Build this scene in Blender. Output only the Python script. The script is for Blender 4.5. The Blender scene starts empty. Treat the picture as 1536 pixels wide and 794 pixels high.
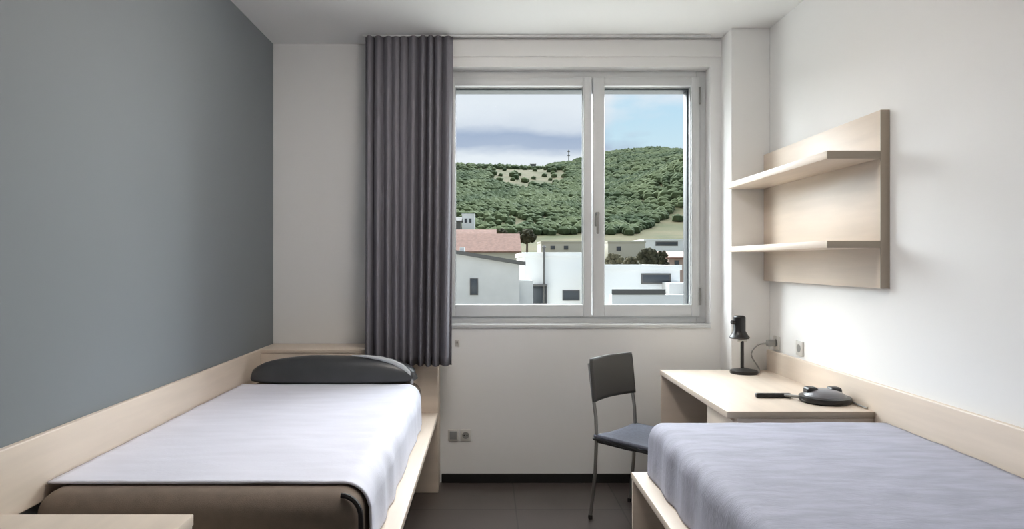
import bpy, bmesh, math, random
from mathutils import Vector, Matrix, noise
random.seed(7)
S = bpy.context.scene
COL = S.collection
PI = math.pi
F = 1040.0; CX = 730.0; CY = 393.0; CH = 1.4

def lin(h):
    c = [int(h[i:i+2], 16)/255 for i in (0, 2, 4)]
    return tuple((v/12.92 if v <= .04045 else ((v+.055)/1.055)**2.4) for v in c)+(1,)

# ------------------------------------------------------------ materials
def mat(name, col, rough=.6, metal=0, noise_scale=0, noise_amt=.0, bump=0, bump_scale=200, stretch=(1,1,1), spec=.5, col2=None, coat=0):
    m = bpy.data.materials.new(name); m.use_nodes = True
    nt = m.node_tree; n = nt.nodes; l = nt.links
    b = n['Principled BSDF']
    c = lin(col)
    b.inputs['Base Color'].default_value = c
    b.inputs['Roughness'].default_value = rough
    b.inputs['Metallic'].default_value = metal
    b.inputs['Specular IOR Level'].default_value = spec
    b.inputs['Coat Weight'].default_value = coat
    tc = n.new('ShaderNodeTexCoord'); mp = n.new('ShaderNodeMapping'); mp.inputs['Scale'].default_value = stretch
    l.new(tc.outputs['Object'], mp.inputs['Vector'])
    if noise_scale:
        t = n.new('ShaderNodeTexNoise'); t.inputs['Scale'].default_value = noise_scale; t.inputs['Detail'].default_value = 5
        l.new(mp.outputs[0], t.inputs['Vector'])
        r = n.new('ShaderNodeValToRGB')
        c2 = lin(col2) if col2 else tuple(v*(1-noise_amt) for v in c[:3])+(1,)
        r.color_ramp.elements[0].position = .35; r.color_ramp.elements[1].position = .65
        r.color_ramp.elements[0].color = c2; r.color_ramp.elements[1].color = c
        l.new(t.outputs['Fac'], r.inputs[0]); l.new(r.outputs[0], b.inputs['Base Color'])
    if bump:
        t2 = n.new('ShaderNodeTexNoise'); t2.inputs['Scale'].default_value = bump_scale; t2.inputs['Detail'].default_value = 3
        l.new(mp.outputs[0], t2.inputs['Vector'])
        bp = n.new('ShaderNodeBump'); bp.inputs['Strength'].default_value = bump; bp.inputs['Distance'].default_value = .01
        l.new(t2.outputs['Fac'], bp.inputs['Height']); l.new(bp.outputs[0], b.inputs['Normal'])
    return m

M = {}
M['wall']    = mat('wall_paint', 'EBEBEA', .85, bump=.03, bump_scale=300)
M['ceil']    = mat('ceiling_paint', 'F2F2F1', .9)
M['grey']    = mat('grey_wall_paint', '7B8186', .65, bump=.03, bump_scale=300)
M['wood']    = mat('pale_maple', 'E4D5C5', .45, noise_scale=3, noise_amt=.10, stretch=(6, .5, 6))
M['woodx']   = mat('pale_maple_crossgrain', 'E4D5C5', .45, noise_scale=3, noise_amt=.10, stretch=(.5, 6, 6))
M['band']    = mat('taupe_edge_shade', 'AC9F8E', .5)  # darker than the boards: shade of camera-facing ends put into colour
M['black']   = mat('black_vinyl', '141312', .5)
M['frame']   = mat('window_white', 'D3D5D6', .35)
M['gasket']  = mat('grey_gasket', '8E9091', .6)
M['shutter'] = mat('shutter_grey', '34383C', .5)
M['metal']   = mat('satin_metal', '9A9A98', .3, metal=.9)
M['chairback'] = mat('chair_backrest_grey', '4A4947', .5)
M['chairseat'] = mat('chair_seat_fabric', '6A6E7C', .8, noise_scale=80, noise_amt=.2)
M['plasticw'] = mat('white_plastic', 'CFCDC8', .4)
M['plasticg'] = mat('grey_plastic', '8D8D8A', .5)
M['plasticb'] = mat('black_plastic', '1B1A1B', .35)
M['mattress'] = mat('mattress_brown_fabric', '86786C', .85, noise_scale=25, noise_amt=.12, bump=.1, bump_scale=400)
M['piping']  = mat('black_piping', '201E20', .6)
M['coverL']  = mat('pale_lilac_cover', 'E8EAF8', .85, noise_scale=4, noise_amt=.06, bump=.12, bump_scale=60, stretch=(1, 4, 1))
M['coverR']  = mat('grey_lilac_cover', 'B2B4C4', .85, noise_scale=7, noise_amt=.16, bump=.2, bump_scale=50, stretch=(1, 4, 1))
M['pillow']  = mat('charcoal_satin', '45474A', .38, noise_scale=6, noise_amt=.2)
M['highlight']     = mat('light_grey_highlight', 'C4C8CC', .6)
M['curtain'] = mat('charcoal_curtain', '79777F', .8, noise_scale=60, noise_amt=.12, stretch=(4, 4, .2))
M['lens']    = mat('lamp_grey', '77777C', .3)

def floor_mat():
    m = bpy.data.materials.new('dark_floor'); m.use_nodes = True
    n = m.node_tree.nodes; l = m.node_tree.links; b = n['Principled BSDF']
    tc = n.new('ShaderNodeTexCoord'); br = n.new('ShaderNodeTexBrick')
    br.inputs['Color1'].default_value = lin('4E4643'); br.inputs['Color2'].default_value = lin('564E4A'); br.inputs['Mortar'].default_value = lin('2E2A28')
    br.inputs['Scale'].default_value = 1; br.inputs['Mortar Size'].default_value = .004; br.inputs['Brick Width'].default_value = .6; br.inputs['Row Height'].default_value = .6
    br.offset = 0
    l.new(tc.outputs['Object'], br.inputs['Vector'])
    nz = n.new('ShaderNodeTexNoise'); nz.inputs['Scale'].default_value = 5; l.new(tc.outputs['Object'], nz.inputs['Vector'])
    mx = n.new('ShaderNodeMix'); mx.data_type = 'RGBA'; mx.blend_type = 'MULTIPLY'; mx.inputs['Factor'].default_value = .35
    l.new(br.outputs['Color'], mx.inputs[6]); l.new(nz.outputs['Fac'], mx.inputs[7]); l.new(mx.outputs[2], b.inputs['Base Color'])
    b.inputs['Roughness'].default_value = .28
    return m
M['floor'] = floor_mat()

def glass_mat():
    m = bpy.data.materials.new('window_glass'); m.use_nodes = True
    n = m.node_tree.nodes; l = m.node_tree.links; n.clear()
    o = n.new('ShaderNodeOutputMaterial'); t = n.new('ShaderNodeBsdfTransparent'); g = n.new('ShaderNodeBsdfGlossy')
    t.inputs[0].default_value = (.95, .97, .97, 1); g.inputs['Roughness'].default_value = .02
    fr = n.new('ShaderNodeFresnel'); fr.inputs[0].default_value = 1.05
    mx = n.new('ShaderNodeMixShader'); l.new(fr.outputs[0], mx.inputs[0]); l.new(t.outputs[0], mx.inputs[1]); l.new(g.outputs[0], mx.inputs[2]); l.new(mx.outputs[0], o.inputs[0])
    return m
M['glass'] = glass_mat()

# ------------------------------------------------------------ mesh helpers
def rb(x0, x1, y0, y1, z0, z1, bev=0, seg=2, bm=None):
    t = bmesh.new()
    bmesh.ops.create_cube(t, size=1)
    for v in t.verts:
        v.co = Vector((x0+(v.co.x+.5)*(x1-x0), y0+(v.co.y+.5)*(y1-y0), z0+(v.co.z+.5)*(z1-z0)))
    if bev: bmesh.ops.bevel(t, geom=list(t.edges), offset=bev, segments=seg, profile=.5, affect='EDGES')
    return merge(bm, t)
def merge(bm, t):
    if bm is None: return t
    me = bpy.data.meshes.new('tmp'); t.to_mesh(me); t.free(); bm.from_mesh(me); bpy.data.meshes.remove(me)
    return bm
def tube(pts, r, bm=None, seg=12, radii=None, cap=True):
    t = bmesh.new(); pts = [Vector(p) for p in pts]; rings = []
    up = None
    for i, p in enumerate(pts):
        d = (pts[min(i+1, len(pts)-1)]-pts[max(i-1, 0)]).normalized()
        if up is None: up = Vector((0, 0, 1)) if abs(d.z) < .9 else Vector((1, 0, 0))
        a = d.cross(up).normalized(); b = d.cross(a).normalized(); up = -b if False else up
        rr = radii[i] if radii else r
        rings.append([t.verts.new(p+a*math.cos(k*2*PI/seg)*rr+b*math.sin(k*2*PI/seg)*rr) for k in range(seg)])
    for A, B in zip(rings, rings[1:]):
        for k in range(seg): t.faces.new((A[k], A[(k+1) % seg], B[(k+1) % seg], B[k]))
    if cap:
        t.faces.new(rings[0]); t.faces.new(rings[-1])
    bmesh.ops.recalc_face_normals(t, faces=t.faces)
    return merge(bm, t)
def lathe(prof, c, bm=None, seg=32):
    t = bmesh.new(); rings = []
    for r, z in prof:
        rings.append([t.verts.new((c[0]+r*math.cos(k*2*PI/seg), c[1]+r*math.sin(k*2*PI/seg), c[2]+z)) for k in range(seg)])
    for A, B in zip(rings, rings[1:]):
        for k in range(seg): t.faces.new((A[k], A[(k+1) % seg], B[(k+1) % seg], B[k]))
    t.faces.new(rings[0]); t.faces.new(rings[-1])
    bmesh.ops.recalc_face_normals(t, faces=t.faces)
    return merge(bm, t)
def grid(fn, nu, nv, bm=None, closed_u=False):
    t = bmesh.new(); V = [[t.verts.new(fn(u/(nu-(0 if closed_u else 1)), v/(nv-1))) for v in range(nv)] for u in range(nu)]
    for u in range(nu if closed_u else nu-1):
        for v in range(nv-1):
            a = V[u]; b = V[(u+1) % nu]
            t.faces.new((a[v], b[v], b[v+1], a[v+1]))
    bmesh.ops.recalc_face_normals(t, faces=t.faces)
    return merge(bm, t)
def worldloc(p):
    v = Vector((0, 0, 0))
    while p: v = v+p.location; p = p.parent
    return v
def obj(name, bm, m, parent=None, local=False, smooth=True, origin=None):
    """one mesh object; vertices are given in world coordinates unless local"""
    off = worldloc(parent) if parent else Vector((0, 0, 0))
    if not parent and not local:
        if origin is None:
            xs = [v.co for v in bm.verts]
            origin = Vector(((min(c.x for c in xs)+max(c.x for c in xs))/2, (min(c.y for c in xs)+max(c.y for c in xs))/2, min(c.z for c in xs)))
        off = Vector(origin)
    if not local: bmesh.ops.translate(bm, verts=bm.verts, vec=-off)
    me = bpy.data.meshes.new(name); bm.to_mesh(me); bm.free()
    o = bpy.data.objects.new(name, me); COL.objects.link(o)
    if parent: o.parent = parent
    elif not local: o.location = off
    me.materials.append(M[m] if isinstance(m, str) else m)
    if smooth:
        try: me.shade_smooth()
        except Exception: pass
        try: me.set_sharp_from_angle(angle=math.radians(35))
        except Exception: pass
    return o
def tag(o, label, cat, group=None, kind=None):
    if label: o['label'] = label
    if cat: o['category'] = cat
    if group: o['group'] = group
    if kind: o['kind'] = kind
    return o
def thing(name, loc, label, cat, group=None, rz=0, kind=None):
    o = bpy.data.objects.new(name, None); COL.objects.link(o); o.location = loc; o.rotation_euler[2] = rz
    o.empty_display_size = .1
    return tag(o, label, cat, group, kind)
def struct(name, bm, m, label=None, smooth=False):
    o = obj(name, bm, m, smooth=smooth); o['kind'] = 'structure'
    if label: o['label'] = label
    return o
def copy_thing(o, parent=None):
    c = o.copy(); COL.objects.link(c); c.parent = parent
    for ch in list(o.children): copy_thing(ch, c)
    return c

# ------------------------------------------------------------ room
XL, XR = -1.39, 1.72
H = 2.82; YB = -1.6
YW = 4.40; YC = 4.516; YP = 4.20      # window wall, left recess wall, pilaster/head box front
YO = 4.74                             # outer face
WX0, WX1, WZ0, WZ1 = -.34, 1.42, 1.0, 2.64

struct('floor', rb(XL-.1, XR+.1, YB-.1, YO, -.1, 0), 'floor', 'dark brown polished floor')
struct('ceiling', rb(XL-.1, XR+.1, YB-.1, YO, H, H+.12), 'ceil', 'plain white ceiling')
struct('wall_left', rb(XL-.12, XL, YB-.1, YO, 0, H), 'grey', 'side wall painted matt grey')
struct('wall_right', rb(XR, XR+.12, YB-.1, YO, 0, H), 'wall', 'white side wall behind the shelf')
struct('wall_back', rb(XL, XR, YB-.12, YB, 0, H), 'wall')
bm = rb(XL, -.62, YC, YO, 0, H)                       # recess wall left of the curtain
rb(-.62, WX0, YW, YO, 0, H, bm=bm)
rb(WX0, WX1, YW, YO, 0, WZ0, bm=bm)
rb(WX0, WX1, YW, YO, WZ1, H, bm=bm)
rb(WX1, XR, YW, YO, 0, H, bm=bm)
struct('wall_front', bm, 'wall', 'pale window wall')
struct('trim_1', rb(1.486, XR, YP+.01, YW, 0, H, .004), 'wall', 'pale pilaster in the corner right of the window')
bm = rb(-.285, 1.486, YW-.014, YW, 0, .056, .003)
struct('baseboard_front', bm, 'black', 'black skirting under the window')
bm = rb(-.60, 1.486, YW-.012, YW, 2.70, H-.012, .004)
struct('trim_2', bm, 'wall', 'shallow white shutter box panel above the window')

# ---- window
w = thing('window_1', (.54, 4.5, WZ0), 'white framed two-sash window looking out on a wooded hill', 'window', kind='structure')
YF = 4.50
def ringframe(x0, x1, z0, z1, t, y0, y1, bev=.004, tb=None, tt=None, tl=None, tr=None):
    tb = tb or t; tt = tt or t; tl = tl or t; tr = tr or t
    bm = rb(x0, x0+tl, y0, y1, z0, z1, bev)
    rb(x1-tr, x1, y0, y1, z0, z1, bev, bm=bm)
    rb(x0+tl-.001, x1-tr+.001, y0+.0005, y1-.0005, z0, z0+tb, bev, bm=bm)
    rb(x0+tl-.001, x1-tr+.001, y0+.0005, y1-.0005, z1-tt, z1, bev, bm=bm)
    return bm
bm = ringframe(WX0, WX1, WZ0, WZ1, .05, YF, YF+.07, tb=.055, tt=.055, tr=.06)
obj('window_frame', bm, 'frame', w)
gl = [( -.278, .680, .075, .057), (.688, 1.377, .074, .054)]
for i, (a, b, tl, tr) in enumerate(gl):
    z0, z1 = WZ0+.045, WZ1-.045
    sash = obj('sash', ringframe(a, b, z0, z1, .06, YF-.018, YF+.045, .006, tb=1.123-z0, tt=z1-2.54, tl=tl, tr=tr), 'frame', w)
    obj('pane', rb(a+tl-.01, b-tr+.01, YF+.012, YF+.018, 1.113, 2.545), 'glass', sash, smooth=False)
    g = ringframe(a+tl-.002, b-tr+.002, 1.121, 2.535, .006, YF+.004, YF+.012, .001)
    obj('gasket', g, 'gasket', sash)
# handle on the meeting stile
hb = rb(.700, .722, YF-.03, YF-.018, 1.63, 1.72, .004)
rb(.7, .724, YF-.062, YF-.028, 1.70, 1.722, .006, bm=hb)
rb(.703, .720, YF-.066, YF-.052, 1.58, 1.72, .006, bm=hb)
obj('handle', hb, 'plasticg', w)
for z in (1.12, 2.42):
    obj('hinge', tube([(1.377, YF-.022, z), (1.377, YF-.022, z+.11)], .008), 'plasticg', w)
obj('window_sill', rb(WX0, WX1, YW-.012, YF+.01, WZ0-.02, WZ0+.004, .004), 'frame', w)
# outside roller shutter box and guides
rs = thing('roller_shutter', (.54, 4.66, 2.56), 'dark grey rolled-up shutter box and guide outside the window', 'shutter')
obj('shutter_box', rb(WX0, WX1, 4.62, 4.74, 2.545, 2.64, .004), 'shutter', rs)
obj('guide_rail', rb(1.333, 1.42, 4.62, 4.70, WZ0, 2.5445, .003), 'shutter', rs)
obj('guide_rail', rb(WX0, -.272, 4.62, 4.70, WZ0, 2.5445, .003), 'shutter', rs)

# ---- wood strips along walls
LT = .868
struct('trim_3', rb(XL, XL+.022, .55, YP, .66, LT, .004), 'wood', 'pale wooden rail along the grey wall above the bed')
struct('trim_4', rb(XR-.022, XR, .55, YP+.01, .66, LT, .004), 'wood', 'pale wooden rail along the white wall above desk and bed')

# ---- head box behind left bed
hbx = thing('headboard_box', (-.84, 4.3, 0), 'pale wooden box ledge closing the head of the left bed, under the curtain', 'headboard')
obj('top_board', rb(XL+.001, -.2945, YP-.002, YC-.001, LT-.025, LT, .003) if False else rb(XL+.001, -.63, YP-.002, YC-.002, LT-.025, LT, .003), 'woodx', hbx)
obj('top_board', rb(-.63, -.2945, YP-.002, YW-.002, LT-.025, LT, .003), 'woodx', hbx)
obj('front_panel', rb(XL+.001, -.2945, YP, YP+.02, 0, LT-.026, .003), 'woodx', hbx)
obj('side_panel', rb(-.3145, -.295, YP+.021, YW-.002, 0, LT-.026, .003), 'wood', hbx)

# ------------------------------------------------------------ beds
RZ = .485; MZ = .705
def bed(name, x0, x1, y0, y1, side, label, mark):
    """x0 = wall side, x1 = aisle side, side = +1 if aisle is +X"""
    t = thing(name, ((x0+x1)/2, (y0+y1)/2, 0), label, 'bed')
    a, b = min(x0, x1), max(x0, x1)
    obj('platform', rb(a, b, y0, y1, RZ-.03, RZ, .004), 'wood', t)
    inx = x1-side*.26
    c, d = min(x0, inx), max(x0, inx)
    base = obj('base', rb(c, d, y0+.04, y1-.04, 0, RZ-.031, .004), 'wood', t)
    for k in range(2):
        L = (y1-y0-.12)/2
        ya = y0+.06+k*L
        fx = inx
        dr = obj('drawer', rb(min(fx, fx+side*.018), max(fx, fx+side*.018), ya+.005, ya+L-.005, .05, RZ-.06, .003), 'wood', t)
        kn = rb(min(fx+side*.018, fx+side*.03), max(fx+side*.018, fx+side*.03), ya+L/2-.06, ya+L/2+.06, .33, .345, .003)
        obj('drawer_handle', kn, 'metal', dr)
    return t
lb = bed('bed', XL+.002, -.2945, 2.0, YP-.005, 1, 'pale wooden platform bed along the grey wall, white cover on its mattress', 'L')
rbd = bed('bed', XR-.002, .63, 1.02, 3.02, -1, 'pale wooden platform bed along the white wall, in front of the desk', 'R')
obj('end_panel', rb(.632, XR-.004, 2.998, 3.018, 0, RZ-.031, .003), 'woodx', rbd)

def rbox(x0, x1, y0, y1, z0, z1, r, seg=6):
    return rb(x0, x1, y0, y1, z0, z1, r, seg)
mx0, mx1, my0, my1 = XL+.026, -.378, 2.055, 4.08
mt = thing('mattress', ((mx0+mx1)/2, (my0+my1)/2, RZ), 'brown-sided mattress on the left bed platform, foot end bare', 'mattress')
obj('mattress_body', rbox(mx0, mx1, my0, my1, RZ, MZ, .07), 'mattress', mt)
# black piping round the foot end
r = .07; zc = MZ-r
pp = [(mx1-.028, my0+.02, RZ+.02)]
pp = []
for k in range(0, 10):
    z = RZ+.03+(zc-RZ-.03)*k/9; pp.append((mx1+.003, my0+.012, z))
for k in range(1, 9):
    a = k/8*PI/2
    pp.append((mx1+.003-(.062)*(1-math.cos(a)), my0+.012+.012*math.sin(a), zc+(.064)*math.sin(a)))
obj('piping', tube(pp, .008, seg=8), 'piping', mt)

m2x0, m2x1, m2y0, m2y1 = .708, XR-.026, 1.06, 2.955
m2 = thing('mattress', ((m2x0+m2x1)/2, 2.0, RZ), 'mattress on the right bed platform, wholly under a grey lilac cover', 'mattress')
obj('mattress_body', rbox(m2x0, m2x1, m2y0, m2y1, RZ, MZ, .05), 'mattress', m2)

def cover(name, xw, xa, y0, y1, zt, zb, r, side, m, amp, farfold=False, nv=110):
    """bedspread: flat on top, rolls over the aisle edge, hangs to zb. xa aisle outer X"""
    prof = []
    n = 46
    top = abs(xa-xw)-r
    for i in range(n+1): prof.append((xw+side*top*i/n, zt, 0))
    for i in range(1, 11):
        a = i/10*PI/2
        prof.append((xa-side*r*(1-math.sin(a)), zt-r*(1-math.cos(a)), i/10))
    for i in range(1, 15): prof.append((xa, zt-r-(zt-r-zb)*i/14, 1))
    N = len(prof)
    def fn(u, v):
        x, z, s = prof[round(u*(N-1))]
        y = y0+(y1-y0)*v
        k = noise.noise(Vector((x*2.2, y*3.2, 3.1)))*amp+noise.noise(Vector((x*7, y*10, 7.7)))*amp*.4
        k = abs(k)
        if s < 1: z += k*(1-s*.5)
        if s > 0:
            x += side*(k*.8+s*.004*math.sin(y*19+2*math.sin(y*5)))*1.0
            if s == 1: x += side*.006*(zt-z)/.2
        if farfold:
            d = y1-y
            if d < .05: z -= 0
        return Vector((x, y, z))
    b = grid(fn, N, nv)
    if farfold:   # hanging flap at the far end
        def f2(u, v):
            x, z, s = prof[round(u*(N-1))]
            a = min(1, v*2.5)*PI/2
            rr = .03
            p = fn(u, 1.0)
            yy = y1+rr*math.sin(a)
            zz = p.z-rr*(1-math.cos(a))
            if v > .4: zz = p.z-rr-(v-.4)/.6*max(0, p.z-rr-zb)
            return Vector((p.x, yy, max(zz, zb)))
        grid(f2, N, 14, bm=b)
    bmesh.ops.remove_doubles(b, verts=b.verts, dist=.0004)
    bmesh.ops.recalc_face_normals(b, faces=b.faces)
    o = obj(name, b, m)
    return o
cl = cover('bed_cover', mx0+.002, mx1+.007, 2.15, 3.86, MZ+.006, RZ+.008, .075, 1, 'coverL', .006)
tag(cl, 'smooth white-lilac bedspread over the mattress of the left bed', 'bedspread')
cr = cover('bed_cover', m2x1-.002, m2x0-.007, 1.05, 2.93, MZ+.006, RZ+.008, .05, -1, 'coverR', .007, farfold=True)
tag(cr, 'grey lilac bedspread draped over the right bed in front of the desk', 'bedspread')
for o in (cl, cr):
    md = o.modifiers.new('thick', 'SOLIDIFY'); md.thickness = .006; md.offset = 1

# pillow on left bed
def pil(u, v):
    # u around X-Z ellipse section swept along X
    t = v*2-1
    x = -.868+t*.478
    e = (1-abs(t)**3.2)**(1/2.2) if abs(t) < 1 else 0
    a = u*2*PI
    ca, sa = math.cos(a), math.sin(a)
    yy = math.copysign(abs(ca)**.8, ca)*.095*(e**.6); zz = math.copysign(abs(sa)**.85, sa)*(.088*e)
    bump_ = noise.noise(Vector((x*5, a, 0)))*.006*e
    return Vector((x, 3.948+yy, max(.7065, .737+(zz*1.45 if zz > 0 else zz*.35)+bump_*(zz > 0))))
b = grid(pil, 36, 40, closed_u=True)
bmesh.ops.remove_doubles(b, verts=b.verts, dist=.0005)
pl = obj('pillow', b, 'pillow', origin=(-.868, 3.965, .71))
tag(pl, 'charcoal bolster pillow, highlight built along its edge, at the head of the left bed', 'pillow')
arc = []  # highlight along the pillow's upper right rim, modelled as a pale tube
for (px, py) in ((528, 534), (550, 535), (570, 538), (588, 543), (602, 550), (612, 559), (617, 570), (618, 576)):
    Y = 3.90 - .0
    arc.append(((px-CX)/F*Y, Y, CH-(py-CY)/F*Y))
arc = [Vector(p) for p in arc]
obj('pillow_highlight', tube(arc, .014, seg=10, radii=[.003, .008, .012, .015, .016, .015, .013, .008]), 'highlight', pl)['label'] = 'light grey strip standing for the highlight on the pillow'

# ------------------------------------------------------------ curtain
cx0, cx1 = -.765, -.205
zt, zb = H-.012, .785
def cur(u, v):
    z = zt+(zb-zt)*v
    x = cx0+(cx1-cx0)*u
    ph = u*2*PI*10.5
    ampl = .028*(.55+.45*v)*(1+.5*math.sin(u*9+1.3))
    f = math.sin(ph+.8*math.sin(u*17)+.35*math.sin(v*2.3+u*5))
    f += .22*math.sin(2*ph+1+v)
    Y = 4.335-.222*v
    top = min(1, (1-v*.0)*1)
    x += .006*math.cos(ph*1.0+v)*(1)+.010*(1-v)*math.sin(u*3)*0
    xs = x*(1+.0*v)
    # keep the silhouette straight in spite of the lean
    return Vector((xs+(.035*v if u < .5 else .012*v)*(1-abs(2*u-1)*0)*(1-u), Y+f*ampl*1.35, z))
b = grid(cur, 420, 40)
cu = thing('curtain', ((cx0+cx1)/2, 4.2, zb), 'dark grey pleated curtain drawn to the left side of the window', 'curtain')
o = obj('curtain_fabric', b, 'curtain', cu)
md = o.modifiers.new('thick', 'SOLIDIFY'); md.thickness = .003
obj('curtain_track', rb(cx0-.01, 1.40, 4.325, 4.345, H-.012, H-.001, .003), 'frame', cu)

# ------------------------------------------------------------ desks
DZ = .745
def make_desk(x0, x1, y0, y1, front, label, drawer_at_near=True):
    """front: -1 knee side faces -X, +1 faces +X"""
    t = thing('desk', ((x0+x1)/2, (y0+y1)/2, 0), label, 'desk')
    dt = obj('desk_top', rb(x0, x1, y0, y1, DZ-.03, DZ, .003), 'wood', t)
    obj('edge_shade', rb(x0+.001, x1-.001, y0-.004, y0-.0005, DZ-.029, DZ-.0015, .001), 'band', dt)  # taupe strip carries the shade of the near edge
    fx = x0 if front < 0 else x1
    ins = .004
    a, b_ = (x0+ins, x1) if front < 0 else (x0, x1-ins)
    obj('end_panel', rb(a, b_, y1-.025, y1, 0, DZ-.031, .002), 'woodx', t)
    wallx = (x1-.02, x1) if front < 0 else (x0, x0+.02)
    obj('back_panel', rb(wallx[0], wallx[1], y0+.38, y1-.026, .25, DZ-.031, .002), 'wood', t)
    # pedestal
    pa, pb = (x0+.048, x1) if front < 0 else (x0, x1-.048)
    ped = obj('pedestal', rb(pa, pb, y0+.002, y0+.37, 0, DZ-.031, .002), 'woodx', t)
    zs = [.06, .28, .50, DZ-.04]
    for k in range(3):
        if front < 0: q = (x0+.03, x0+.047); h = None
        else: q = (x1-.047, x1-.03); h = None
        d = obj('drawer', rb(q[0], q[1], y0+.004, y0+.368, zs[k]+.003, zs[k+1]-.003, .002), 'wood', t)
    return t
make_desk(1.05, XR-.0235, 3.03, YP+.005, -1, 'pale wooden desk under the wall shelf, between right bed and corner')
make_desk(XL+.0235, -.76, .60, 1.80, 1, 'pale wooden desk at the foot of the left bed, only its corner in the frame')

# ------------------------------------------------------------ wall shelf
ws = thing('wall_shelf', (1.6, 3.6, 1.285), 'pale wooden two-board wall shelf hung above the right desk', 'shelf')
obj('back_panel', rb(1.68, XR-.001, 2.962, 4.205, 1.285, 2.05, .002), 'wood', ws)
obj('edge_shade', rb(1.68, XR-.001, 2.956, 2.9615, 1.285, 2.05, .001), 'band', ws)['label'] = 'taupe strip on the back panel end, shade put into colour'
for (za, zb_) in ((1.841, 1.875), (1.460, 1.491)):
    sb = obj('shelf_board', rb(1.452, 1.6795, 2.962, 4.205, za, zb_, .002), 'wood', ws)
    obj('edge_shade', rb(1.452, 1.6795, 2.956, 2.9615, za, zb_, .001), 'band', sb)

# ------------------------------------------------------------ chair (local coordinates, +x = front)
ch = thing('desk_chair', (.865, 3.745, 0), 'dark grey chair with metal legs turned at an angle beside the right desk', 'chair', rz=-PI/4)
r_ = .0095
def L(name, bm, m, parent=ch): return obj(name, bm, m, parent, local=True)
for s in (-1, 1):
    # back leg and post in one tube each
    L('leg', tube([(-.235, s*.19, .006), (-.205, s*.188, .25), (-.195, s*.188, .45)], r_), 'metal')
    L('leg', tube([(.20, s*.19, .006), (.185, s*.185, .30), (.172, s*.18, .43)], r_), 'metal')
    L('back_post', tube([(-.195, s*.188, .45), (-.20, s*.188, .56), (-.222, s*.188, .70), (-.245, s*.186, .845)], r_), 'metal')
    L('seat_rail', tube([(-.195, s*.185, .43), (0, s*.185, .425), (.175, s*.18, .43)], .009), 'plasticb')
def seat(u, v):
    x = -.205+.42*u; y = (v-.5)*.40*(1-.05*(u))
    z = .452-.012*math.cos((v-.5)*PI)+.010*math.cos(u*PI)*.5
    if u > .85: z -= (u-.85)*.10
    return Vector((x, y, z))
b = grid(seat, 24, 20)
st = L('seat', b, 'chairseat')
md = st.modifiers.new('t', 'SOLIDIFY'); md.thickness = .018; md.offset = 0
b = tube([seat(0, 0)+Vector((0, 0, -.014)), seat(.5, 0)+Vector((0, 0, -.014)), seat(1, 0)+Vector((0, 0, -.014))], .008, seg=8)
for pts in (((0, 1), (.5, 1), (1, 1)), ((1, 0), (1, .25), (1, .5), (1, .75), (1, 1)), ((0, 0), (0, .5), (0, 1))):
    tube([seat(*p)+Vector((0, 0, -.014)) for p in pts], .008, bm=b, seg=8)
L('seat_edging', b, 'plasticb')
def back(u, v):
    y = (u-.5)*.40; z = .640+.232*v
    x = -.212-.105*(z-.6)*1.0-.030*math.cos((u-.5)*PI)+.012
    # rounded upper corners
    if v > .8: y *= 1-.03*((v-.8)/.2)**2
    return Vector((x, y, z))
bk = L('backrest', grid(back, 24, 14), 'chairback')
md = bk.modifiers.new('t', 'SOLIDIFY'); md.thickness = .014; md.offset = 0
for (x, y) in ((-.235, -.19), (-.235, .19), (.20, -.19), (.20, .19)):
    L('foot_cap', lathe([(.012, 0), (.013, .01), (.011, .022)], (x, y, 0), seg=16), 'plasticb')

# ------------------------------------------------------------ desk lamp
lp = thing('desk_lamp', (1.50, 4.07, DZ), 'small black desk lamp standing at the back of the desk by the pilaster', 'lamp')
obj('lamp_base', lathe([(.078, 0), (.08, .006), (.078, .018), (.04, .026), (.014, .032)], (1.51, 4.07, DZ)), 'plasticb', lp)
obj('lamp_stem', tube([(1.50, 4.07, DZ+.03), (1.50, 4.07, DZ+.19)], .010), 'plasticb', lp)
obj('lamp_joint', tube([(1.475, 4.07, DZ+.192), (1.525, 4.07, DZ+.192)], .009), 'plasticw', lp)
hd = lathe([(.055, .205), (.058, .213), (.048, .225), (.034, .250), (.034, .330), (.026, .338)], (1.484, 4.07, DZ))
obj('lamp_head', hd, 'plasticb', lp)
obj('lamp_knob', tube([(1.452, 4.06, DZ+.30), (1.432, 4.055, DZ+.30)], .012), 'plasticb', lp)

# ---- sockets
def socket_right(Y, z, label):
    t = thing('wall_socket', (XR, Y, z), label, 'socket')
    obj('cover_plate', rb(XR-.010, XR, Y-.04, Y+.04, z-.04, z+.04, .004), 'plasticw', t)
    b = bmesh.new(); tube([(XR-.0115, Y, z), (XR-.0095, Y, z)], .022, bm=b, seg=24)
    obj('socket_face', b, 'plasticg', t)
    return t
socket_right(3.80, .925, 'pale wall socket on the white wall above the desk, nearer the room')
socket_right(4.10, .920, 'wall socket holding the lamp plug, beside the corner pilaster')
pg = thing('lamp_cable', (1.69, 4.10, .92), 'dark plug and cable running from the wall socket down to the desk lamp', 'cable')
obj('plug', rb(1.655, 1.708, 4.08, 4.12, .90, .938, .008), 'plasticg', pg)
cp = []
ctrl = [Vector((1.655, 4.10, .918)), Vector((1.60, 4.10, .905)), Vector((1.565, 4.10, .85)), Vector((1.61, 4.10, .77)), Vector((1.60, 4.09, DZ+.006)), Vector((1.603, 4.075, DZ+.006))]
def catmull(c, n=8):
    out = []
    for i in range(len(c)-1):
        p0 = c[max(i-1, 0)]; p1 = c[i]; p2 = c[i+1]; p3 = c[min(i+2, len(c)-1)]
        for k in range(n):
            t = k/n
            out.append(.5*((2*p1)+(-p0+p2)*t+(2*p0-5*p1+4*p2-p3)*t*t+(-p0+3*p1-3*p2+p3)*t**3))
    out.append(c[-1]); return out
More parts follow.
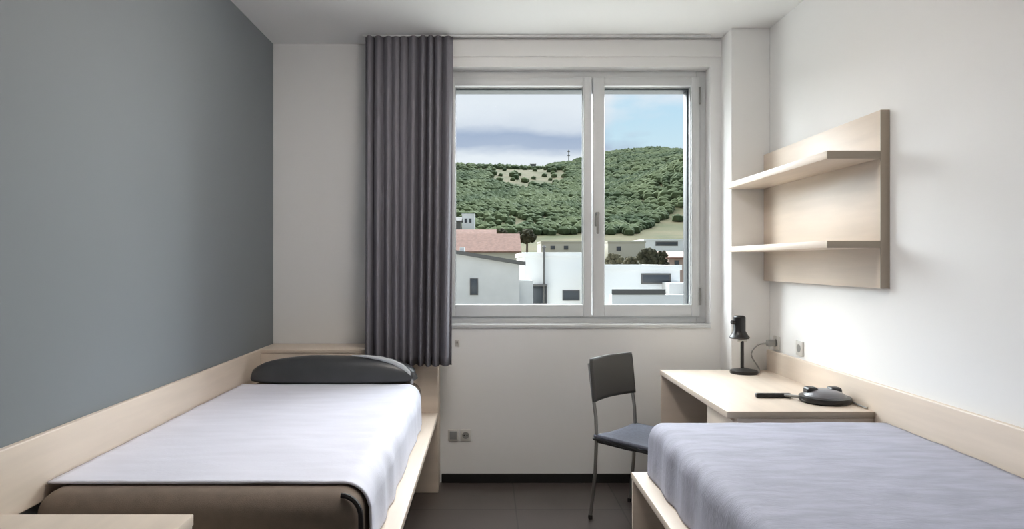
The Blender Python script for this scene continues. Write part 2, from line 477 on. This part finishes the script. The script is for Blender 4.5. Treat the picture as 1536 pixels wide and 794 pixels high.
obj('cord', tube(catmull(ctrl), .0045, seg=8), 'plasticg', pg)

def socket_front(px, py, label, hole):
    X = (px-CX)/F*YW; z = CH-(py-CY)/F*YW
    t = thing('wall_socket', (X, YW, z), label, 'socket')
    obj('cover_plate', rb(X-.033, X+.033, YW-.009, YW, z-.038, z+.038, .004), 'plasticw', t)
    if hole:
        obj('socket_face', tube([(X, YW-.0105, z), (X, YW-.0085, z)], .022, seg=24), 'plasticg', t)
        b = tube([(X-.009, YW-.012, z), (X-.009, YW-.010, z)], .004, seg=10); tube([(X+.009, YW-.012, z), (X+.009, YW-.010, z)], .004, bm=b, seg=10)
        obj('socket_hole', b, 'black', t)
    else:
        obj('blank_plate', rb(X-.022, X+.022, YW-.0115, YW-.009, z-.026, z+.026, .001), 'gasket', t)
socket_front(680, 653, 'blank wall plate under the window, left one of the pair by the bed box', False)
socket_front(698.5, 653, 'two-pin wall socket under the window, right one of the pair', True)
X = (686-CX)/F*YW; z = CH-(515-CY)/F*YW
wh = thing('wall_fitting', (X, YW, z), 'tiny grey fitting on the wall beside the lower right edge of the curtain', 'wall fitting')
obj('fitting_plate', rb(X-.014, X+.014, YW-.006, YW, z-.022, z+.022, .003), 'plasticw', wh)
obj('fitting_hook', tube([(X, YW-.006, z+.008), (X, YW-.022, z+.004), (X, YW-.024, z+.014)], .004, seg=8), 'plasticg', wh)

# ---- black folded lamp on the desk
fx, fy = 1.578, 3.235
fl = thing('folded_lamp', (fx, fy, DZ), 'black lamp folded flat on the desk, round domed head right and thin arm pointing left', 'lamp')
obj('head_rim', lathe([(.100, 0), (.110, .006), (.114, .018), (.112, .028), (.094, .032)], (fx, fy, DZ), seg=40), 'plasticb', fl)
obj('head_dome', lathe([(.094, .030), (.088, .038), (.070, .050), (.045, .058), (.010, .061)], (fx, fy, DZ), seg=40), 'lens', fl)
for s in (-1, 1):
    b = rb(fx+s*.055-.026, fx+s*.055+.026, fy-.01, fy+.055, DZ+.030, DZ+.068, .014, 4)
    obj('hinge_block', b, 'plasticb', fl)
obj('neck', tube([(fx-.10, fy+.03, DZ+.018), (fx-.135, fy+.07, DZ+.016), (fx-.15, fy+.10, DZ+.014)], .007, seg=10), 'plasticg', fl)
obj('arm', rb(1.295, 1.465, 3.325, 3.352, DZ+.001, DZ+.022, .006, 3), 'plasticb', fl)
obj('cord', tube(catmull([Vector((fx+.10, fy, DZ+.008)), Vector((1.69, 3.20, DZ+.006)), Vector((1.684, 3.14, DZ+.006)), Vector((1.685, 3.07, DZ+.006))]), .004, seg=8), 'plasticg', fl)

# ------------------------------------------------------------ added fill light, built as a ceiling bowl out of view
def emis(name, col, st):
    m = bpy.data.materials.new(name); m.use_nodes = True
    b = m.node_tree.nodes['Principled BSDF']; b.inputs['Base Color'].default_value = (.9, .9, .88, 1)
    b.inputs['Emission Color'].default_value = lin(col); b.inputs['Emission Strength'].default_value = st
    return m
M['fillglow'] = emis('fill_diffuser', 'FFF6EE', 12.5)
LX, LY = -.05, 2.65
cl_ = thing('fill_light', (LX, LY, H), 'added fill light, a round white bowl out of view on the ceiling', 'lamp')
obj('fill_ring', lathe([(.10, -.001), (.11, -.01), (.11, -.03), (.10, -.034)], (LX, LY, H)), 'frame', cl_)
obj('diffuser', lathe([(.10, -.035), (.24, -.06), (.26, -.085), (.24, -.12), (.16, -.15), (.02, -.16)], (LX, LY, H)), 'fillglow', cl_)

# ============================================================ OUTSIDE
def P(px, py, Y): return Vector(((px-CX)/F*Y, Y, CH-(py-CY)/F*Y))
M['white_wall'] = mat('render_white', 'F0F0EE', .9)
M['grey_wall']  = mat('render_grey', 'DEDCD9', .9, noise_scale=1.2, noise_amt=.06)
M['cream_wall'] = mat('render_cream', 'BFBAAB', .9)
M['pink_wall']  = mat('render_pink', 'B09A90', .9)
M['terracotta'] = mat('terracotta_tiles', '8A695C', .9, noise_scale=2, noise_amt=.25)
M['roofgrey']   = mat('roof_grey', '6A6866', .9)
M['dark_win']   = mat('window_dark', '454A50', .3)
M['tan']        = mat('dry_grass', 'B3AA90', 1, noise_scale=.05, noise_amt=.3)
M['trunk']      = mat('bark', '5E5246', .95)
M['bounce_pale']     = mat('pale_bounce_roof', 'DAD6CC', .95, noise_scale=.1, noise_amt=.25)  # pale surface of the added bounce roof

def leafmat(name, a, b_, sc):
    m = mat(name, a, 1, noise_scale=sc, col2=b_, spec=.1); return m
M['forest'] = leafmat('forest_green', '5A6346', '3A4731', .04)
M['olive']  = leafmat('olive_leaves', '4D4B3C', '38372B', 1.2)
M['bushes'] = leafmat('bush_leaves', '635E4C', '4C493A', .8)

def hill_mat():
    m = bpy.data.materials.new('hillside_ground'); m.use_nodes = True
    n = m.node_tree.nodes; l = m.node_tree.links; b = n['Principled BSDF']; b.inputs['Roughness'].default_value = 1; b.inputs['Specular IOR Level'].default_value = .1
    tc = n.new('ShaderNodeTexCoord')
    a = n.new('ShaderNodeTexNoise'); a.inputs['Scale'].default_value = .06; a.inputs['Detail'].default_value = 8; l.new(tc.outputs['Object'], a.inputs['Vector'])
    r = n.new('ShaderNodeValToRGB'); l.new(a.outputs['Fac'], r.inputs[0])
    r.color_ramp.elements[0].position = .35; r.color_ramp.elements[0].color = lin('43462D')
    r.color_ramp.elements[1].position = .62; r.color_ramp.elements[1].color = lin('5A543E')
    l.new(r.outputs[0], b.inputs['Base Color'])
    return m
M['hill'] = hill_mat()

SKY = [(300, 262), (560, 256), (640, 252), (690, 250), (745, 251), (800, 254), (850, 247), (872, 241), (905, 233), (935, 230), (965, 228), (1000, 232), (1033, 240), (1120, 262), (1300, 285), (1700, 300)]
def sky_y(px):
    if px <= SKY[0][0]: return SKY[0][1]
    for (a, ya), (b_, yb) in zip(SKY, SKY[1:]):
        if px <= b_:
            t = (px-a)/(b_-a); t = t*t*(3-2*t); return ya+(yb-ya)*t
    return SKY[-1][1]
YR = 700.0
def ss(t): t = max(0, min(1, t)); return t*t*(3-2*t)
def terrain(X, Y):
    px = CX+X*F/YR
    ridge = CH+(CY-sky_y(px))*YR/F
    g = -9+18*ss((Y-50)/200)
    if Y < 230: return g
    t = (Y-230)/(YR-230)
    h = 9+(ridge-9)*(ss(t)*.35+min(t, 1)*.65)
    if t > 1: h = ridge-(t-1)*90
    h += noise.noise(Vector((X*.008, Y*.008, 1)))*7*min(1, max(0, t*4))*(1 if t < .8 else max(0, (1-t)*5))
    # spur on the right whose lower slope is bare
    s = math.exp(-((X-150)/50)**2)*math.exp(-((Y-370)/70)**2)*30
    return h+s*ss(t*5)
def terr(u, v):
    X = -450+1000*u; Y = 24+900*v**1.3
    return Vector((X, Y, terrain(X, Y)))
b = grid(terr, 150, 130)
hl = obj('hill', b, 'hill', smooth=True); hl['kind'] = 'structure'; hl['label'] = 'wooded hill behind the town'
# forest: a canopy of many small crowns
ico = bmesh.new(); bmesh.ops.create_icosphere(ico, subdivisions=1, radius=1)
iv = [v.co.copy() for v in ico.verts]; iff = [[v.index for v in f.verts] for f in ico.faces]; ico.free()
verts = []; faces = []
cnt = 0; tries = 0
rnd = random.Random(3)
while cnt < 12000 and tries < 110000:
    tries += 1
    Y = 245+ (rnd.random()**.8)*470
    pxs = rnd.uniform(600, 1130)
    X = (pxs-CX)/F*Y
    z = terrain(X, Y)
    py = CY-(z-CH)*F/Y
    # bare field on the upper left slope and tan slope low right
    nf = noise.noise(Vector((X*.02, Y*.02, 5)))
    if 735 < pxs < 850 and 255 < py < 288-abs(pxs-790)*.25 and rnd.random() > .045: continue
    if py > 355-(pxs-950)*.60 and pxs > 945 and py > 292 and rnd.random() > .006: continue
    if py > 325 and pxs < 860 and nf > .1 and rnd.random() > .4: continue
    if 820 > pxs > 680 and py < 262 and rnd.random() > .15: continue
    if abs(X-81.6) < 6 and abs(Y-690) < 9: continue
    s = rnd.uniform(1.8, 3.6)
    if py > 300: s *= .75
    k = len(verts)
    for v in iv:
        j = 1+.25*(rnd.random()-.5)
        verts.append((X+v.x*s*j, Y+v.y*s*j, z+s*.45+v.z*s*.85*j))
    faces += [[i+k for i in f] for f in iff]
    cnt += 1
me = bpy.data.meshes.new('forest'); me.from_pydata(verts, [], faces); me.materials.append(M['forest'])
fo = bpy.data.objects.new('forest', me); COL.objects.link(fo)
tag(fo, 'dense green woodland covering the hillside', 'forest', kind='stuff')

def windows(parent, lst, Y, m='dark_win', depth=.15):
    for (x0, x1, y0, y1) in lst:
        a = P(x0, y1, Y); c = P(x1, y0, Y)
        f = obj('window', rb(a.x, c.x, Y-.04, Y+.02, a.z, c.z, .01), m, parent)
        t = max(.04, (c.x-a.x)*.06)
        obj('window_frame', ringframe(a.x-t, c.x+t, a.z-t, c.z+t, t, Y-.07, Y+.01, .005), 'roofgrey', f)

def block(name, label, px0, px1, pyt, Y, depth, wall, roof='flat', wins=(), group=None, zb=None, roofm='roofgrey', rh=1.5, parapet=True):
    a = P(px0, pyt, Y); c = P(px1, pyt, Y)
    zb = terrain((a.x+c.x)/2, Y)-.5 if zb is None else zb
    t = thing(name, ((a.x+c.x)/2, Y+depth/2, zb), label, 'building', group)
    obj('walls', rb(a.x, c.x, Y, Y+depth, zb, a.z, .03), wall, t)
    if roof == 'flat':
        bm = ringframe(a.x-.1, c.x+.1, 0, 1, .2, 0, 1)
        bm.free()
        p = rb(a.x-.12, c.x+.12, Y-.12, Y+.15, a.z-.02, a.z+.35, .02)
        rb(a.x-.12, c.x+.12, Y+depth-.15, Y+depth+.12, a.z-.02, a.z+.35, .02, bm=p)
        rb(a.x-.12, a.x+.15, Y+.15, Y+depth-.15, a.z-.02, a.z+.35, .02, bm=p)
        rb(c.x-.15, c.x+.12, Y+.15, Y+depth-.15, a.z-.02, a.z+.35, .02, bm=p)
        obj('parapet', p, wall, t)
        obj('roof', rb(a.x+.15, c.x-.15, Y+.15, Y+depth-.15, a.z-.01, a.z+.06), roofm, t)
    elif roof == 'pitch':   # ridge parallel to X
        b = bmesh.new(); o = .4
        vs = [(a.x-o, Y-o, a.z), (c.x+o, Y-o, a.z), (c.x+o, Y+depth/2, a.z+rh), (a.x-o, Y+depth/2, a.z+rh), (a.x-o, Y+depth+o, a.z), (c.x+o, Y+depth+o, a.z)]
        V = [b.verts.new(v) for v in vs]; V2 = [b.verts.new((v[0], v[1], v[2]-.18)) for v in vs]
        for q in ((0, 1, 2, 3), (3, 2, 5, 4)):
            b.faces.new([V[i] for i in q]); b.faces.new([V2[i] for i in reversed(q)])
        for i, j in ((0, 1), (1, 2), (2, 5), (5, 4), (4, 3), (3, 0)): b.faces.new((V[i], V2[i], V2[j], V[j]))
        bmesh.ops.recalc_face_normals(b, faces=b.faces)
        obj('roof', b, roofm, t)
        for X in (a.x+.02, c.x-.22):
            g = bmesh.new()
            q1 = [g.verts.new(p) for p in ((X, Y, a.z), (X, Y+depth, a.z), (X, Y+depth/2, a.z+rh-.2))]
            q2 = [g.verts.new(p) for p in ((X+.2, Y, a.z), (X+.2, Y+depth, a.z), (X+.2, Y+depth/2, a.z+rh-.2))]
            g.faces.new(q1); g.faces.new(list(reversed(q2)))
            for i in range(3): g.faces.new((q1[i], q1[(i+1) % 3], q2[(i+1) % 3], q2[i]))
            bmesh.ops.recalc_face_normals(g, faces=g.faces)
            obj('gable', g, wall, t, smooth=False)
    windows(t, wins, Y)
    return t

rt = obj('bounce_roof', rb(-16, 18, 5.2, 30, -2.2, -1.8), 'bounce_pale'); rt['kind'] = 'structure'; rt['label'] = 'added pale roof below the window, unseen, bouncing sun to the ceiling'  # added out of view to throw sunlight up onto the ceiling
# A: grey house, gable end facing the window
YA = 40
aL = P(560, 382, YA); aR = P(779, 397, YA); apex = P(672, 379, YA)
A = thing('house', (-2, YA+4, -9), 'pale grey gabled house nearest the window, lower left of the view', 'building')
b = bmesh.new()
prof = [(aL.x, -9.3), (aR.x, -9.3), (aR.x, aR.z), (apex.x, apex.z), (aL.x, aL.z-.2)]
Fv = [b.verts.new((x, YA, z)) for x, z in prof]; Bv = [b.verts.new((x, YA+9, z)) for x, z in prof]
b.faces.new(Fv); b.faces.new(list(reversed(Bv)))
for i in range(5): b.faces.new((Fv[i], Bv[i], Bv[(i+1) % 5], Fv[(i+1) % 5]))
bmesh.ops.recalc_face_normals(b, faces=b.faces)
obj('walls', b, 'grey_wall', A, smooth=False)
b = bmesh.new()
def slab(p, q, th=.22, o=.25, bm=None):
    t = bmesh.new(); vs = []
    for z in (0, th):
        for y in (YA-o, YA+9+o):
            for pt in (p, q): vs.append(t.verts.new((pt[0], y, pt[1]+z)))
    for f in ((0, 1, 3, 2), (4, 5, 7, 6), (0, 1, 5, 4), (2, 3, 7, 6), (0, 2, 6, 4), (1, 3, 7, 5)): t.faces.new([vs[i] for i in f])
    bmesh.ops.recalc_face_normals(t, faces=t.faces)
    return merge(bm, t)
rf = slab((apex.x, apex.z), (aR.x+.35, aR.z-.05)); slab((aL.x-.3, aL.z-.25), (apex.x, apex.z), bm=rf)
obj('roof', rf, 'roofgrey', A, smooth=False)
windows(A, [(706, 716, 419, 442), (640, 652, 419, 442)], YA)
obj('porch', rb(aR.x, aR.x+.85, YA+1.0, YA+6, -9.3, P(0, 421, YA+1).z, .02), 'grey_wall', A)
obj('chimney', rb(P(690, 0, YA+5).x, P(697, 0, YA+5).x, YA+4.6, YA+5.2, 1.5, 2.35, .02), 'grey_wall', A)

B = block('house', 'bright white flat-roofed house right of the grey gabled house', 786, 884, 385, 56, 14, 'white_wall', wins=[(799, 819, 429, 455), (845, 868, 437, 450)], zb=-9)
obj('awning', rb(P(797, 0, 55.4).x, P(821, 0, 55.4).x, 55.3, 56, P(0, 430, 55.4).z, P(0, 427, 55.4).z, .02), 'roofgrey', B)
fp = obj('flue_pipe', tube([P(816, 470, 55.6), P(816, 372, 55.6)], .10, seg=10), 'roofgrey', B)
obj('pipe_cap', lathe([(.16, 0), (.18, .08), (.05, .22)], P(816, 372, 55.6), seg=12), 'roofgrey', fp)
block('house', 'long low house with a terracotta tiled roof below the wooded hill', 640, 778, 377, 105, 10, 'cream_wall', 'pitch', roofm='terracotta', rh=2.9, wins=[(700, 706, 380, 385)])
block('house', 'second terracotta roofed house, behind and above the long low one', 684, 742, 360, 130, 9, 'pink_wall', 'pitch', roofm='terracotta', rh=2.2, wins=[(700, 705, 363, 368), (716, 721, 363, 368)])
block('house', 'small white block standing alone at the foot of the hill, far left', 693, 712, 322, 235, 8, 'white_wall', wins=[(697, 700, 328, 334), (704, 707, 328, 334)])
block('house', 'tiny dark grey house left of the small white block', 676, 691, 331, 225, 8, 'roofgrey', 'pitch', rh=1.5)
block('warehouse', 'long cream warehouse in left pane behind the bright white house', 812, 885, 364, 150, 12, 'cream_wall', wins=[(826, 832, 369, 374), (846, 852, 369, 374)])
block('warehouse', 'cream flat-roofed warehouse below the hill in the right pane', 912, 968, 364, 150, 14, 'cream_wall', wins=[(925, 931, 370, 376)])
block('warehouse', 'white low warehouse right of the cream one, behind the olive tree', 966, 1048, 361, 165, 14, 'white_wall', wins=[(985, 1015, 364, 367)])
block('house', 'pinkish house with a tiled roof at the right edge of the view', 1003, 1060, 386, 85, 9, 'pink_wall', 'pitch', roofm='terracotta', rh=.8, wins=[(1012, 1018, 391, 398)])
E = block('house', 'white flat-roofed house lowest in the right pane, with a long dark window', 905, 1020, 405, 50, 12, 'white_wall', wins=[(964, 1004, 413, 424)], zb=-9)
obj('terrace_wall', rb(P(916, 0, 47).x, P(1030, 0, 47).x, 46.6, 47.4, -9, P(0, 442, 47).z, .02), 'white_wall', E)
obj('terrace_rail', rb(P(916, 0, 47).x, P(996, 0, 47).x, 46.55, 46.65, P(0, 442, 47).z, P(0, 434, 47).z, .02), 'roofgrey', E)
obj('side_wing', rb(P(1004, 0, 48).x, P(1050, 0, 48).x, 48, 50, -9, P(0, 425, 48).z, .02), 'grey_wall', E)

def tree(px, pyb, pyt, Y, wpx, label, m, group=None, seed=0, name='tree'):
    bse = P(px, pyb, Y); h = (pyb-pyt)*Y/F; wr = wpx*Y/F/2
    zb = terrain(bse.x, Y)
    if name == 'tree': zb = min(zb, bse.z)
    t = thing(name, (bse.x, Y, zb), label, 'tree' if name == 'tree' else 'bush', group)
    top = bse.z+h
    obj('trunk', tube([(bse.x, Y, zb), (bse.x+.1, Y, bse.z+h*.2), (bse.x, Y, bse.z+h*.6)], .18, seg=8, radii=[.28, .2, .1]), 'trunk', t)
    r2 = random.Random(seed); b = bmesh.new()
    for k in range(60):
        a = r2.uniform(0, 2*PI); rr = wr*math.sqrt(r2.random())*.85; zz = r2.random()
        rr *= math.sqrt(max(.05, 1-(2*zz-1)**2*.8))
        s = wr*r2.uniform(.16, .32)
        M4 = Matrix.Translation((bse.x+rr*math.cos(a), Y+rr*math.sin(a), bse.z+s+(h-2*s)*zz)) @ Matrix.Rotation(r2.random()*3, 4, 'X')
        res = bmesh.ops.create_icosphere(b, subdivisions=2, radius=s, matrix=M4)
        for v in res['verts']: v.co += Vector((r2.uniform(-1, 1), r2.uniform(-1, 1), r2.uniform(-1, 1)))*s*.22
    obj('crown', b, m, t, smooth=False)
tree(972, 404, 371, 72, 34, 'dark olive tree left of centre behind the right white house', 'olive', seed=1)
tree(992, 405, 376, 75, 26, 'lower olive tree directly right of the dark olive tree', 'olive', seed=2)
tree(921, 404, 379, 68, 30, 'pale scrubby bush at the left edge of the right pane', 'bushes', seed=3, name='bush')
tree(945, 404, 384, 78, 26, 'pale scrubby bush between the left-edge bush and the dark tree', 'bushes', seed=4, name='bush')
tree(752, 362, 342, 150, 22, 'grey green tree behind the terracotta roofs, left of its pair', 'olive', seed=5)
tree(790, 366, 343, 150, 30, 'broad grey green tree behind the terracotta roofs, right of its pair', 'olive', seed=6)

q = P(853, 246, 690); ms = thing('radio_mast', (q.x, 690, terrain(q.x, 690)-1), 'thin mast on the skyline of the hill, seen through the left pane', 'mast')
obj('mast_pole', tube([(q.x, 690, terrain(q.x, 690)-1), (q.x, 690, q.z+14)], .45, seg=8), 'roofgrey', ms)
for zz_ in (8, 12): obj('antenna', rb(q.x-1.2, q.x+1.2, 689.6, 690.4, q.z+zz_, q.z+zz_+.8), 'roofgrey', ms)
q = P(800, 252, 690)
block('hut', 'small dark hut on the skyline of the hill above the bare field', 796, 804, 246, 690, 5, 'roofgrey', 'pitch', rh=1.2)
# ------------------------------------------------------------ sky
W = bpy.data.worlds.new('World'); S.world = W; W.use_nodes = True
nt = W.node_tree; n = nt.nodes; l = nt.links; n.clear()
out = n.new('ShaderNodeOutputWorld'); bg = n.new('ShaderNodeBackground'); l.new(bg.outputs[0], out.inputs[0])
tc = n.new('ShaderNodeTexCoord'); sp = n.new('ShaderNodeSeparateXYZ'); l.new(tc.outputs['Generated'], sp.inputs[0])
def ramp(src, els, interp='LINEAR'):
    r = n.new('ShaderNodeValToRGB'); cr_ = r.color_ramp; cr_.interpolation = interp
    while len(cr_.elements) < len(els): cr_.elements.new(.5)
    for e, (p, c) in zip(cr_.elements, els): e.position = p; e.color = c
    l.new(src, r.inputs[0]); return r.outputs[0]
def mixc(f, a, b_):
    m = n.new('ShaderNodeMix'); m.data_type = 'RGBA'
    if hasattr(f, 'links'): l.new(f, m.inputs[0])
    else: m.inputs[0].default_value = f
    for i, s in ((6, a), (7, b_)):
        if hasattr(s, 'links'): l.new(s, m.inputs[i])
        else: m.inputs[i].default_value = s
    return m.outputs[2]
g = lambda v: (v, v, v, 1)
blue = ramp(sp.outputs['Z'], [(0, lin('E6F1F8')), (.16, lin('D2EAF7')), (.22, lin('C2E3F8')), (.6, lin('8DB9E4'))])
mp = n.new('ShaderNodeMapping'); mp.inputs['Scale'].default_value = (1, 1, 3.2); l.new(tc.outputs['Generated'], mp.inputs[0])
nz = n.new('ShaderNodeTexNoise'); nz.inputs['Scale'].default_value = 5.5; nz.inputs['Detail'].default_value = 7; nz.inputs['Roughness'].default_value = .55; l.new(mp.outputs[0], nz.inputs['Vector'])
# cloud cover is thicker towards the left of the view
xr = n.new('ShaderNodeMapRange'); l.new(sp.outputs['X'], xr.inputs[0])
xr.inputs[1].default_value = .10; xr.inputs[2].default_value = .18; xr.inputs[3].default_value = .34; xr.inputs[4].default_value = -.13
ad = n.new('ShaderNodeMath'); ad.operation = 'ADD'; l.new(nz.outputs['Fac'], ad.inputs[0]); l.new(xr.outputs[0], ad.inputs[1])
zt_ = ramp(sp.outputs['Z'], [(.150, g(.26)), (.172, g(.02)), (.205, g(.04)), (.232, g(.30)), (.45, g(0))])
ad2 = n.new('ShaderNodeMath'); ad2.operation = 'ADD'; l.new(ad.outputs[0], ad2.inputs[0]); l.new(zt_, ad2.inputs[1])
cf = ramp(ad2.outputs[0], [(.44, g(0)), (.66, g(1))])
# grey-blue cloud bases in a low band
zz = n.new('ShaderNodeMath'); zz.operation = 'ADD'
nb = n.new('ShaderNodeMath'); nb.operation = 'MULTIPLY_ADD'; l.new(nz.outputs['Fac'], nb.inputs[0]); nb.inputs[1].default_value = .05; nb.inputs[2].default_value = -.025
l.new(sp.outputs['Z'], zz.inputs[0]); l.new(nb.outputs[0], zz.inputs[1])
band = ramp(zz.outputs[0], [(.146, g(0)), (.160, g(.85)), (.176, g(.95)), (.192, g(.3)), (.215, g(.08))])
cloud = mixc(band, lin('F0F4FB'), lin('A9B8D2'))
sky = mixc(cf, blue, cloud)
l.new(sky, bg.inputs[0]); bg.inputs[1].default_value = .46

sun = bpy.data.lights.new('sun', 'SUN'); sun.energy = 15.0; sun.angle = math.radians(108); sun.color = (.94, .975, 1)
so = bpy.data.objects.new('sun', sun); COL.objects.link(so)
d = Vector((.02, -1, -.36))      # travel direction of the light: in through the window
so.rotation_euler = d.to_track_quat('-Z', 'Y').to_euler(); so.location = (0, 30, 20)

# ------------------------------------------------------------ camera
cam = bpy.data.cameras.new('camera'); co = bpy.data.objects.new('camera', cam); COL.objects.link(co)
co.location = (0, 0, CH); co.rotation_euler = (PI/2, 0, 0)
cam.sensor_width = 36; cam.lens = 36*F/1536
cam.shift_x = (768-CX)/1536; cam.shift_y = -(397-CY)/1536
cam.clip_end = 3000; cam.clip_start = .05
S.camera = co
S.view_settings.view_transform = 'Standard'; S.view_settings.look = 'None'
S.view_settings.exposure = 1.15; S.view_settings.gamma = 1
try: S.view_settings.use_curve_mapping = False
except Exception: pass
